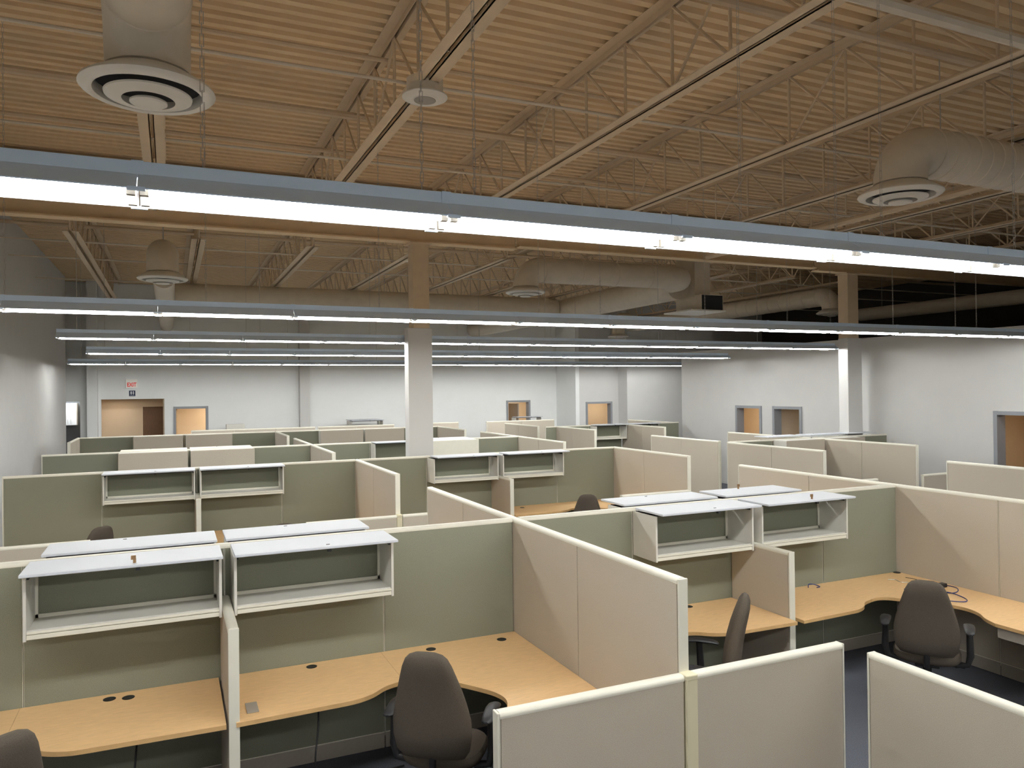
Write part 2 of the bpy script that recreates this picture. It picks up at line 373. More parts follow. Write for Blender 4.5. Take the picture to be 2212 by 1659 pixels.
diffuser(-.11, 13.2, 4.48, .375, 'round diffuser at left beyond the main beam')
diffuser(6.09, 12.88, 4.48, .375, 'round diffuser in the middle right of the central column')
diffuser(15.2, 14.1, 4.48, .375, 'round diffuser beside the right-hand column')
diffuser(14.5, 23.0, 4.48, .375, 'small distant round diffuser above the alcove')
elbow_duct(-.11, 5.0, 4.48, (0, -1, 0), 6.8, .235, 'fat round duct dropping to the upper left diffuser')
elbow_duct(6.36, 5.06, 4.48, (1, 0, 0), 8, .235, 'ribbed round duct at right turning down to its diffuser', gap=.17)
elbow_duct(-.11, 13.2, 4.48, (0, 1, 0), 1.3, .235, 'round duct turning down to the left far diffuser')
elbow_duct(6.09, 12.88, 4.48, (1, 0, 0), 3.38, .235, 'round duct running right from the middle diffuser to the plenum', gap=.8, tail=.52)
elbow_duct(15.2, 14.1, 4.48, (0, 1, 0), 9.2, .235, 'round duct slanting away from the right column diffuser')
def run(name, pts, r, label):
    t = thing(name, label, 'duct', pts[0]); o = Vector(pts[0])
    MB().tube([tuple(Vector(p)-o) for p in pts], r, 32).build('pipe_run', M['duct'], t, True)
    a, b = Vector(pts[-2])-o, Vector(pts[-1])-o
    for f in (.04, .5, .96):
        p = a.lerp(b, f); MB().tube([(p.x, p.y, p.z+r-.01), (p.x, p.y, ZD-o.z)], .006, 6).build('hanger_rod', M['chain'], t)
    return t
run('round_duct', [(.09, 18.6, 4.87), (9.68, 18.6, 4.87)], .30, 'long fat round duct crossing beyond the main beam')
run('round_duct', [(-.11, 14.9, 4.76), (-.11, 25.45, 4.76)], .185, 'round duct running away to the far wall above left diffuser')
run('round_duct', [(9.98, 13.42, 4.87), (9.98, 25.45, 4.87)], .29, 'fat round duct running away on the right of the room')
run('duct_elbow', [(14.5, 23.0, 4.599), (14.5, 23.0, 4.98), (14.53, 23.0, 5.08), (14.62, 23.0, 5.12), (14.93, 23.0, 5.12)], .235, 'short duct elbow feeding the small distant diffuser')
pl = thing('return_plenum', 'tan sheet-metal plenum shaft with dark square intake in mid ceiling', 'plenum', (10.35, 13.0, 4.3))
MB().box(-.40, -.06, 0, .52, .9, .03).build('sill', M['diff'], pl)
MB().box(-.05, .02, .03, .50, .88, .35).build('intake', M['dark'], pl)  # solid black block stands in for the shade inside the opening
MB().box(.505, .02, .03, .52, .9, .35).box(-.066, .02, .03, -.052, .9, .36).box(-.06, .02, .352, .52, .9, .366).build('side_plate', M['duct'], pl)
MB().box(-.05, .25, .366, .36, .9, 1.68).build('shaft', M['duct'], pl)
run('round_duct', [(18.5, -2.3, 4.75), (18.5, 16.1, 4.75)], .18, 'dim fat duct beyond the right wall')
sm = thing('ceiling_can', 'round tan ceiling can with flat flange on a joist, top centre', 'speaker', (1.93, 5.98, 5.09))
MB().lathe([(.15, .03), (.15, .17), (.0001, .17)], n=40).build('can', M['duct'], sm, True)
MB().lathe([(.0001, .0), (.10, .0), (.105, .006), (.17, .012), (.187, .022), (.187, .032), (.0001, .032)], n=40).build('flange', M['diff'], sm, True)
MB().lathe([(.0001, -.003), (.09, -.003), (.09, .001), (.0001, .001)], n=32).build('grille', M['base'], sm)

# ------------------------------------------------------------ strip lights and their chains
hp = [(-.058, .128), (.058, .128), (.058, .080), (.062, .078), (.160, .004), (.157, 0), (.056, .072), (-.056, .072), (-.157, 0), (-.160, .004), (-.062, .078), (-.058, .080)]
LCACHE = {}
def light_meshes(pit):
    if pit in LCACHE: return LCACHE[pit]
    L = pit-.003; P = []
    P.append(('housing', MB().sweepx(hp, -L/2, L/2).mesh('housing', M['housing'])))
    P.append(('reflector', MB().sweepx([(-.154, .003), (-.055, .069), (.055, .069), (.154, .003), (.153, .0015), (.054, .066), (-.054, .066), (-.153, .0015)], -L/2+.001, L/2-.001).mesh('reflector', M['reflect'])))
    for s in (-.085, .085): P.append(('lamp', MB().tube([(-L/2+.04, s, .006), (L/2-.04, s, .006)], .0135, 8).mesh('lamp', M['tube'], True)))
    for s in (-.085, .085):
        for e in (-1, 1): P.append(('lamp_holder', MB().box(e*(L/2-.036), s-.014, -.008, e*(L/2-.006), s+.014, .05).mesh('lamp_holder', M['base'])))
    P.append([('joint_cover', MB().box(L/2-.02, -.062, .066, L/2+.022, .062, .1305).mesh('joint_cover', M['housing']))] +
             [('rim_clip', MB().box(L/2-.03, e*.150, -.006, L/2+.03, e*.164, .007).mesh('rim_clip', M['housing'])) for e in (-1, 1)])
    caps = []
    for e in (-1, 1):
        caps.append(MB().sweepx([(-.163, -.004), (-.163, .008), (-.064, .083), (-.064, .132), (.064, .132), (.064, .083), (.163, .008), (.163, -.004)], e*(L/2), e*(L/2+.004)).mesh('end_cap', M['housing']))
    P.append(caps); LCACHE[pit] = P
    return P
def light_row(y, z, x0, n, pit, rowname):
    P = light_meshes(pit)
    for k in range(n):
        t = thing('strip_light', '%s fluorescent strip light from the left in the %s' % (ORD[k], rowname), 'light', (x0+pit*(k+.5), y, z), 0, 'strip lights in the '+rowname)
        for nm, me in P[:8]: link(nm, me, t)
        if k < n-1:
            for nm, me in P[8]: link(nm, me, t)
        if k == 0: link('end_cap', P[9][0], t)
        if k == n-1: link('end_cap', P[9][1], t)
ROWS = [(-.25, 3.44, -.112, 6, 1.223, 'row just behind the viewpoint'), (3.218, 3.443, -2.555, 9, 1.223, 'nearest row'), (7.83, 3.438, -2.555, 13, 1.223, 'second row'), (12.14, 3.473, -1.437, 12, 1.211, 'third row'),
        (15.6, 3.423, -1.39, 12, 1.208, 'fourth row'), (21.2, 3.424, -2.28, 10, 1.25, 'fifth row, left part'), (21.5, 3.424, 8.05, 7, 1.25, 'fifth row, right part')]
for a in ROWS: light_row(*a)
def chain_mesh(L):
    m = MB(); n = int(L/.045)
    for i in range(n):
        z = i*L/n; h = L/n*1.12
        if i % 2: m.tube([(-.007, 0, z), (-.007, 0, z+h), (.007, 0, z+h), (.007, 0, z), (-.007, 0, z)], .0016, 4, False)
        else: m.tube([(0, -.007, z), (0, -.007, z+h), (0, .007, z+h), (0, .007, z), (0, -.007, z)], .0016, 4, False)
    return m.mesh('chain', M['chain'])
ch_near = chain_mesh(ZD-3.57)
chains = [(3.218, 3.571, [(.12, 'left'), (1.02, 'left of pair at centre'), (1.27, 'right of pair at centre'), (2.81, 'right of centre'), (3.51, 'left of pair at right'), (3.88, 'right of pair at right'), (5.12, 'at the right edge')], 'nearest'),
          (7.83, 3.566, [(-1.32, 'at the left edge'), (.31, 'second from left'), (2.0, 'third from left'), (3.87, 'before the column'), (4.69, 'right of the column'), (6.24, 'right of the middle diffuser'), (7.62, 'left of the plenum'), (8.41, 'before the plenum'), (9.65, 'beside the right column'), (11.01, 'left of right pair'), (11.5, 'right of right pair')], 'second')]
for y, z, xs, nm in chains:
    for x, s in xs:
        tag(link('hanging_chain', ch_near, None, (x, y, z)), 'zinc chain holding up the %s light row, %s' % (nm, s), 'chain')
for y, z, n, x0, nm in [(12.14, 3.6, 6, -1.2, 'third'), (15.6, 3.55, 6, -1.1, 'fourth'), (21.2, 3.552, 5, -2.0, 'fifth left'), (21.5, 3.552, 4, 8.6, 'fifth right')]:
    me = MB().tube([(0, 0, 0), (0, 0, ZD-z)], .004, 5).mesh('chain', M['chain'])
    for i in range(n):
        tag(link('hanging_wire', me, None, (x0+2.44*i, y, z)), 'thin wire above the %s light row, %s from the left' % (nm, ORD[i]), 'wire')

# ------------------------------------------------------------ partition panels
TH = .028
CACHE = {}
def panel_parts(L, H, ca, cb, e0, e1):
    key = (round(L, 3), round(H, 3), ca, cb, e0, e1)
    if key in CACHE: return CACHE[key]
    P = []
    P.append(('frame', MB().box(.002, -TH+.005, .10, L-.002, TH-.005, H-.028).mesh('frame', M['rail'])))
    P.append(('base_raceway', MB().box(.004, -TH, .012, L-.004, TH, .125, .003).mesh('base_raceway', M['base'])))
    P.append(('fabric_face', MB().box(.006, -TH-.003, .135, L-.006, -TH+.006, H-.03, .002).mesh('fabric_face', M[ca])))
    P.append(('fabric_face', MB().box(.006, TH-.006, .135, L-.006, TH+.003, H-.03, .002).mesh('fabric_face', M[cb])))
    pr = [(-.031, H-.032), (-.033, H-.022), (-.030, H-.010), (-.020, H-.002), (0, H), (.020, H-.002), (.030, H-.010), (.033, H-.022), (.031, H-.032)]
    P.append(('top_rail', MB().sweepx(pr, 0, L).mesh('top_rail', M['rail'], True)))
    if e0: P.append(('end_post', MB().box(-.014, -.031, .012, 0, .031, H-.003, .004).mesh('end_post', M['rail'])))
    if e1: P.append(('end_post', MB().box(L, -.031, .012, L+.014, .031, H-.003, .004).mesh('end_post', M['rail'])))
    CACHE[key] = P; return P
NP = 0
def panel(x0, y0, x1, y1, label, H=1.65, ca='green', cb='green', e0=0, e1=0, group=None):
    global NP; NP += 1
    L = math.hypot(x1-x0, y1-y0); a = math.atan2(y1-y0, x1-x0)
    t = thing('partition_panel', label, 'partition', (x0, y0, 0), a, group)
    for nm, me in panel_parts(L, H, ca, cb, e0, e1): link(nm, me, t)
    return t
G = .034
def row(y, xs, name, labels, skip=(), ca='green', cb='green', H=1.65, cuts=(), e=(0, 0), group=None):
    n = len(xs)-1
    for i in range(n):
        if i in skip: continue
        a, b = xs[i], xs[i+1]
        if any(abs(a-c) < .02 for c in cuts): a += G
        if any(abs(b-c) < .02 for c in cuts): b -= G
        panel(a, y, b, y, labels[i] if labels else '%s, %s from the left' % (name, ORD[i]), H, ca, cb, e[0] if i == 0 else 0, e[1] if i == n-1 else 0, group)
def spine(x, ys, name, e=(1, 1), H=1.65, group=None):
    n = len(ys)-1
    for i in range(n):
        panel(x, ys[i], x, ys[i+1], '%s, %s one from the near end' % (name, ORD[i]), H, 'beige', 'beige', e[0] if i == 0 else 0, e[1] if i == n-1 else 0, group)
Y1, Y2, Y3, Y4 = 5.65, 11.60, 15.35, 20.9
row(Y1, [-2.0, -.865, .325, 1.447, 2.55, 3.66, 4.77, 5.89, 6.96], '', ['tall green panel at the lower left edge, left of the nearest bins', 'tall green panel behind the lower left overhead bin', 'tall green panel behind second overhead bin of the nearest row', 'tall green panel between the second nearest bin and the long beige spine', 'tall green panel just right of the long central beige spine', 'tall green panel behind the left bin of the nearest right pair', 'tall green panel behind the right bin of the nearest right pair', 'tall green panel meeting the right beige spine in nearest row'], cuts=(2.55, 6.96), group='green panels of the nearest row')
row(Y2, [-1.98, -.865, .315, 1.47, 2.59, 3.69, 4.83, 6.03, 7.2], '', ['green panel of the second row against the left wall', 'green panel behind the first open bin of second row', 'green panel behind the second open bin of second row', 'green panel of second row left of the short beige wing', 'green panel of second row in front of central column', 'green panel behind the open bin right of the central column', 'green panel behind the last open bin of the second row', 'green panel at the right end of the second row'], cuts=(2.59, 7.2), e=(1, 0), group='green panels of the second row')
row(Y3, [-2.05, -.88, .285, 1.42, 2.53, 3.68, 4.8, 5.95, 7.05], '', ['green panel at the left end of the third row', 'green panel behind the first closed bin of third row', 'green panel behind the second closed bin of third row', 'green panel of third row between closed bins and cream spine', 'green panel of third row right of cream spine', 'green panel of third row hidden by the column, with open bin', 'green panel of third row behind pale closed bin', 'green panel at the right end of the third row'], cuts=(2.53, 7.05), e=(1, 0), group='green panels of the third row')
row(Y4, [-2.05, -.87, .285, 1.42, 2.53, 3.64, 4.78, 5.92, 7.03], '', ['dark green panel at the left end of the fourth row', 'green panel behind first closed bin of fourth row', 'green panel behind second closed bin of fourth row', 'dark green panel of fourth row left of the cream stub', 'dark green panel of fourth row right of the cream stub', 'green panel behind third closed bin of fourth row', 'green panel behind fourth closed bin of fourth row', 'green panel of the fourth row just right of the column'], cuts=(-2.05, 2.53, 7.03), group='green panels of the fourth row')
row(22.85, [.5, 1.62, 2.74, 3.86], 'low-showing beige panel of the farthest row, left part', None, ca='beige', cb='beige', e=(1, 1))
row(22.85, [3.96, 5.1, 6.25], 'low-showing beige panel of the farthest row before the column', None, ca='beige', cb='beige', e=(1, 1))
row(23.1, [7.3, 8.45], 'beige panel farthest back just right of the column', None, ca='beige', cb='beige', e=(0, 1))
row(22.85, [9.35, 10.6, 11.8], 'beige panel of the farthest row right of centre', None, ca='beige', cb='beige', e=(1, 1))
spine(2.55, [3.43, 4.555, Y1, 6.78, 7.87], 'beige panel of the long central spine')
spine(2.59, [9.32, 10.45, Y2], 'cream wing panel near centre on the second row', e=(1, 0))
spine(2.53, [13.12, 14.2, Y3, 16.45, 17.6], 'cream spine panel crossing the third row')
spine(2.53, [18.7, 19.8, Y4], 'small cream stub panel on the fourth row', e=(1, 0))
spine(6.96, [2.35, 3.43, 4.54, Y1, 6.81, 8.03], 'beige panel of the long right-hand spine')
spine(7.2, [9.47, 10.63, Y2], 'beige wing panel ending the second row', e=(1, 0))
spine(7.05, [13.2, 14.3, Y3, 16.4, 17.58], 'beige spine panel crossing the right end of third row')
spine(7.03, [18.68, 19.8, Y4], 'beige stub panel right of the column, fourth row', e=(1, 0))
spine(9.62, [11.69, 12.85, 13.92], 'beige panel of far right block, left side further part')
spine(9.60, [9.10, 10.25, 11.40], 'beige panel of far right block, left side nearer part')
spine(9.65, [4.8, 5.9, 6.99], 'beige panel at right edge before the last doorway')
spine(11.75, [9.10, 10.22, 11.42], 'beige panel of far right block, middle nearer part', e=(1, 0))
spine(11.73, [11.50, 12.7, 13.91], 'beige panel of far right block, middle further part', e=(0, 1))
spine(9.75, [16.6, 17.7, 18.70], 'beige panel of distant block, left nearer part', e=(1, 0))
spine(9.40, [19.15, 20.4, 21.43], 'beige panel of distant block, left further part')
spine(11.87, [16.6, 17.6, 18.64], 'beige panel of distant block, middle nearer part', e=(1, 0))
spine(13.7, [18.76, 19.95, 21.15], 'beige panel of distant block, rightmost', e=(0, 1))
spine(-2.05, [19.05, 20.2, Y4], 'cream panel at the far left wall end', e=(1, 0))
row(11.46, [9.66, 10.68, 11.75, 12.8, 13.85], 'green cross panel of the far right block', None, cuts=(11.75,), group='cross panels of far right block')
row(18.70, [9.40, 10.75, 11.87, 12.95, 13.85], 'green cross panel of the distant block', None, cuts=(11.87,), group='cross panels of distant block')
row(24.6, [5.2, 6.35], 'short panel behind the farthest row carrying white lidded bins', None, H=1.45, ca='beige', cb='beige')
row(24.4, [10.9, 12.0], 'short panel at far right back carrying white lidded bin', None, H=1.45, ca='beige', cb='beige')
row(24.7, [1.43, 2.1], 'short panel behind the farthest row at left carrying one bin', None, H=1.45, ca='beige', cb='beige')
LOWG = None
for (x0, x1, y, s, e) in [(1.43, 2.515, 3.40, 'nearest of all, left half at bottom centre', (1, 0)), (2.59, 3.68, 3.40, 'nearest of all, right half at bottom centre', (0, 1)),
                     (-2.0, -.82, 9.25, 'past the nearest bins at left edge', (0, 1)), (1.45, 2.55, 9.25, 'left of the cream wing post', (0, 0)), (2.63, 3.72, 9.25, 'right of the cream wing post', (0, 1)),
                     (5.95, 7.16, 9.40, 'behind the nearest right bins', (1, 0)), (9.64, 10.68, 9.03, 'peeking over the right spine', (0, 1)), (11.79, 13.0, 9.03, 'left of the last doorway', (0, 1))]:
    panel(x0, y, x1, y, 'low beige panel across the cubicle front, ' + s, 1.14, 'beige', 'beige', *e)
panel(3.72, 3.19, 3.72, 2.1, 'low beige panel running toward viewer at bottom right, farther half', 1.14, 'beige', 'beige', 1, 0)
panel(3.72, 2.1, 3.72, 1.0, 'low beige panel running toward viewer at bottom right, nearer half', 1.14, 'beige', 'beige', 0, 1)
def junction(x, y, H, label):
    t = thing('corner_post', label, 'post', (x, y, 0))
    MB().box(-.034, -.034, .012, .034, .034, H-.028).build('post', M['post'], t)
    MB().box(-.037, -.037, H-.028, .037, .037, H+.002, .006).build('cap', M['post'], t)
junction(2.553, 3.385, 1.14, 'yellowed cream post joining the two nearest low panels')
junction(2.59, 9.27, 1.14, 'cream post under the central cream wing end')
for x, y0, y1, s in [(.325, 4.82, 5.615, 'between the nearest left bins'), (4.77, 4.90, 5.615, 'between the nearest right bins'), (.325, 5.685, 6.5, 'behind the nearest left bins'), (4.77, 5.685, 6.5, 'behind the nearest right bins'),
                     (.315, 10.85, 11.565, 'between the second row left bins'), (4.83, 10.80, 11.565, 'between the second row right bins')]:
    e = (1, 0) if y1 in (5.615, 11.565) else (0, 1)
    panel(x, y0, x, y1, 'short beige side screen dividing desks, ' + s, 1.295 if y0 != 5.685 else 1.2, 'beige', 'beige', *e)

# ------------------------------------------------------------ overhead bins
def bin_meshes(W, closed, jit):
    D, Z0, Z1 = .345, 0, .382; P = []
    P.append(('side_panel', MB().box(0, 0, 0, .018, D, Z1, .003).mesh('side_panel', M['bin']), None))
    P.append(('side_panel', MB().box(W-.018, 0, 0, W, D, Z1, .003).mesh('side_panel', M['bin']), None))
    P.append(('shelf', MB().box(.018, .012, .030, W-.018, D-.004, .052, .002).box(.018, .018, .052, W-.018, .024, .062).mesh('shelf', M['bin']), None))
    P.append(('front_lip', MB().box(.018, .004, .008, W-.018, .016, .036, .003).box(.018, .0, .040, W-.018, .014, .056, .003).mesh('front_lip', M['rail']), None))
    P.append(('back_rail', MB().box(.018, D-.014, .052, W-.018, D-.002, .075).box(.018, D-.014, .052, .034, D-.002, Z1-.02).box(W-.034, D-.014, .052, W-.018, D-.002, Z1-.02).mesh('back_rail', M['rail']), None))
    return P
BC = {}
def bin_(x0, x1, y, face, label, closed=False, zt=1.62, lidm='lid', lx=0, ly=0, lz=0, lock='shut', group=None, key=False):
    """face=-1: opens toward -Y; y is the panel face it hangs on"""
    W = x1-x0; D = .345; H = .382; z0 = zt-H
    t = thing('overhead_bin', label, 'bin', (x0 if face < 0 else x1, y+face*D, z0), 0 if face < 0 else PI, group)
    k = round(W, 3)
    if k not in BC: BC[k] = bin_meshes(W, closed, 0)
    for nm, me, _ in BC[k]: link(nm, me, t)
    if closed:
        MB().box(-.004, -.024, -.008, W+.004, -.002, H+.022, .008).build('flip_door', M[closed if isinstance(closed, str) else 'beige'], t)
        MB().box(0, 0, H, W, D, H+.014, .002).build('top_panel', M['bin'], t)
    else:
        d = MB().box(-.002+lx, -.12+ly, H+.020+lz, W+.002+lx, D-.062+ly, H+.038+lz, .004).build('flip_door', M[lidm], t)
        cx = W*.56+lx; lz += .014; ly -= .106
        MB().box(cx-.012, -.004+ly, H-.014+lz, cx+.012, .022+ly, H+.006+lz).build('latch', M['black'], d)
        if key:
            MB().tube([(cx-.02, .05+ly, H+.0235+lz), (cx-.02, .05+ly, H+.05+lz)], .009, 8).box(cx-.04, .042+ly, H+.045+lz, cx-.012, .05+ly, H+.07+lz).build('lock', M['brass'], d)
        else:
            MB().box(cx-.012, .05+ly, H+.0235+lz, cx+.012, .056+ly, H+.027+lz).build('lock', M['black'], d)
        MB().box(.018, .02, H-.02, .03, D-.02, H+.004).box(W-.03, .02, H-.02, W-.018, D-.02, H+.004).box(.018, .04, H-.004, W-.018, .30, H+.004).build('hinge_rail', M['black'], t)
    return t
yf = Y1-TH-.006
bin_(-.812, .289, yf, -1, 'open white-lidded overhead bin at lower left, nearest, left of pair', key=True, group='open bins nearest left')
bin_(.363, 1.431, yf, -1, 'open white-lidded overhead bin at lower left, nearest, right of pair', group='open bins nearest left')
bin_(3.665, 4.706, yf, -1, 'open overhead bin with angled shadow on its side, nearest right pair, left', lx=-.012, group='open bins nearest right')
bin_(4.80, 5.85, yf, -1, 'open overhead bin with brass lock on lid, nearest right pair, right', lx=-.028, key=True, group='open bins nearest right')
yb = Y1+TH+.006
bin_(-.78, .285, yb, 1, 'white-lidded bin back to back behind the lower left bin')
bin_(.345, 1.37, yb, 1, 'white-lidded bin back to back behind the second lower left bin')
bin_(3.665, 4.70, yb, 1, 'white-lidded bin back to back behind the nearest right pair, left', lx=0)
bin_(4.80, 5.75, yb, 1, 'white-lidded bin back to back behind the nearest right pair, right', lx=0, key=True)
yf = Y2-TH-.006
bin_(-.83, .285, yf, -1, 'open bin of the second row, leftmost, beside brown chair back', group='open bins of the second row')
bin_(.345, 1.455, yf, -1, 'open bin of the second row, second from left', group='open bins of the second row')
bin_(3.70, 4.79, yf, -1, 'open bin of the second row, just right of central column', group='open bins of the second row', lx=.03)
bin_(4.87, 5.98, yf, -1, 'open bin of the second row, above the desk with chair', group='open bins of the second row', lx=.05)
yf = Y3-TH-.006
bin_(-.86, .26, yf, -1, 'closed beige bin of the third row, left one', 'beige', group='closed bins of the third row')
bin_(.31, 1.41, yf, -1, 'closed beige bin of the third row, second one', 'beige', group='closed bins of the third row')
bin_(3.70, 4.78, yf, -1, 'open bin of the third row half hidden by the column')
bin_(4.83, 5.93, yf, -1, 'pale cream closed bin right of the central column', 'rail')
yb = Y3+TH+.006
bin_(-.86, .26, yb, 1, 'white-lidded bin top showing behind third row left closed bin', lz=-.01, lidm='rail')
bin_(.31, 1.41, yb, 1, 'white-lidded bin top showing behind third row second closed bin', lz=-.01, lidm='rail')
bin_(4.83, 5.93, yb, 1, 'white-lidded bin top showing behind pale cream closed bin', lz=-.01)
yf = Y4-TH-.006
for a, b, s in [(-.85, .25, 'leftmost'), (.31, 1.40, 'second'), (3.62, 4.75, 'third, left of the column'), (4.81, 5.90, 'fourth, touching the column')]:
    bin_(a, b, yf, -1, 'closed beige bin of the fourth row, ' + s, 'beige', group='closed bins of the fourth row')
yf = 11.46-TH-.006; yb = 11.46+TH+.006
bin_(10.72, 11.68, yf, -1, 'closed beige bin of the far right block, left of middle spine', 'beige')
bin_(11.82, 12.78, yf, -1, 'closed beige bin of the far right block, right of middle spine', 'beige')
bin_(10.72, 11.66, yb, 1, 'white-lidded bin behind far right block, left', lz=.03)
bin_(11.82, 12.78, yb, 1, 'white-lidded bin behind far right block, middle', lz=.03)
bin_(12.86, 13.7, yb, 1, 'white-lidded bin behind far right block beside right wall', lz=.03)
yf = 18.70-TH-.006
bin_(10.80, 11.80, yf, -1, 'open bin of the distant block right of centre', lz=.01)
bin_(11.95, 12.9, yf, -1, 'open bin of the distant block behind the distant middle panel', lz=.01)
bin_(5.25, 6.28, 24.6-TH-.006, -1, 'distant white-lidded bin left of the column near far wall', zt=1.71)
bin_(5.25, 6.28, 24.6+TH+.006, 1, 'distant white-lidded bin behind another, left of column near far wall', zt=1.71)
bin_(10.92, 11.92, 24.4-TH-.006, -1, 'distant open bin before the far wall doorway', zt=1.68)
bin_(1.5, 2.02, 24.7-TH-.006, -1, 'distant small bin before the left doorway wall', 'bin', zt=1.71)

# ------------------------------------------------------------ worktops
def smooth_pts(P, n=6):
    out = []
    for i in range(len(P)-1):
        p0 = P[max(i-1, 0)]; p1 = P[i]; p2 = P[i+1]; p3 = P[min(i+2, len(P)-1)]
        for k in range(n):
            t = k/n
            out.append(tuple(.5*((2*b)+(-a+c)*t+(2*a-5*b+4*c-d)*t*t+(-a+3*b-3*c+d)*t**3) for a, b, c, d in zip(p0, p1, p2, p3)))
    out.append(P[-1]); return out
NOOK = smooth_pts([(1.10, .615), (1.0, .60), (.90, .645), (.81, .77), (.70, .93), (.62, 1.07), (.60, 1.20), (.65, 1.33), (.74, 1.44), (.80, 1.56)])
MAINC = smooth_pts([(1.55, .80), (1.45, .79), (1.34, .745), (1.23, .66), (1.10, .615)])
SD = 1.10
def worktop(name, label, cx, cy, sx, sy, pts, group=None, groms=(), z=.735):
    """pts in corner coordinates (u away from corner along X, v along Y)"""
    P = [(sx*u, sy*v) for u, v in pts]
    ar = sum(P[i][0]*P[(i+1) % len(P)][1]-P[(i+1) % len(P)][0]*P[i][1] for i in range(len(P)))
    if ar < 0: P = P[::-1]
    t = thing(name, label, 'desk', (cx, cy, 0), 0, group)
    MB().poly(P, z-.0015, z).build('laminate_top', M['maple'], t)
    MB().poly(P, z-.028, z-.0016).build('edge_band', M['mapleedge'], t)
    for u, v in groms:
        MB().lathe([(.0001, z-.001), (.036, z-.001), (.038, z+.002), (.034, z+.0035), (.0001, z+.002)], sx*u, sy*v, 24).build('grommet', M['black'], t)
    us = [p[0] for p in pts]; vs_ = [p[1] for p in pts]
    for u in (min(us)+.03, max(us)-.04):
        MB().box(sx*u-.008, sy*min(vs_), z-.12, sx*u+.008, sy*(min(vs_)+.32), z-.028).build('support_bracket', M['base'], t)
    return t
def desks(cx, cy, sx, sy, W, name, ret=2.1, g1=(), g2=()):
    """corner desk set filling a cubicle: straight piece, corner piece, return piece"""
    worktop('straight_worktop', 'straight maple worktop ' + name, cx, cy, sx, sy, [(SD, 0), (W, 0), (W, .82)] + MAINC + [(SD, .615)][:0], groms=g1)
    worktop('corner_worktop', 'curved corner maple worktop ' + name, cx, cy, sx, sy, [(0, 0), (SD-.002, 0)] + [(min(u, SD-.002), v) for u, v in NOOK] + [(0, 1.56)], groms=g2)
    worktop('return_worktop', 'maple return worktop ' + name, cx, cy, sx, sy, [(0, 1.562), (.80, 1.562), (.80, ret), (0, ret)])
e = TH+.006
desks(-2.0+.02, Y1-e, 1, -1, 2.26, 'in the lower left cubicle by the cut-off chair', g1=((1.60, .09), (1.71, .115)))
desks(2.55-e, Y1-e, -1, -1, 2.18, 'in the lower centre cubicle with large chair', g1=((1.62, .08),), g2=((.17, .14), (.74, .11)))
desks(2.55+e, Y1-e, 1, -1, 2.15, 'in the cubicle behind the low panels with side-on chair', g1=((1.615, .065),))
desks(6.96-e, Y1-e, -1, -1, 2.12, 'in the right cubicle with blue cables', g2=((.04, .03),))
desks(2.55-e, Y1+e, -1, 1, 2.18, 'behind the nearest row, left of the spine')
desks(2.55+e, Y1+e, 1, 1, 2.15, 'behind the nearest row, right of the spine')
desks(6.96-e, Y1+e, -1, 1, 2.12, 'behind the nearest row, at right spine')
desks(-2.0+.02, Y1+e, 1, 1, 2.26, 'behind the nearest row at far left')
desks(7.2-e, Y2-e, -1, -1, 2.30, 'in second row cubicle with small round-backed chair', g1=((1.9, .2),))
desks(2.59-e, Y2-e, -1, -1, 2.22, 'in second row centre cubicle')
desks(2.59+e, Y2-e, 1, -1, 2.2, 'in second row cubicle behind the spine')
desks(-1.98+.02, Y2-e, 1, -1, 2.25, 'in second row left cubicle')

# cover plate lying on the desk
tag(MB().box(.405, 4.90, .7355, .475, 5.06, .7415, .002).build('cover_plate', M['base']), 'small dark brown rectangular cover plate lying on the centre desk', 'plate')
# drawer pedestal at right edge
pd = thing('drawer_pedestal', 'cream drawer pedestal under the right-hand desk return', 'drawers', (6.36, 3.50, 0))
MB().box(0, 0, .02, .50, .40, .70, .004).build('body', M['rail'], pd)
for z0, z1 in ((.05, .25), (.26, .46), (.47, .68)):
    d = MB().box(-.018, .008, z0, 0, .392, z1, .004).build('drawer', M['rail'], pd)
    MB().box(-.024, .12, z1-.035, -.018, .28, z1-.02).build('pull', M['base'], d)

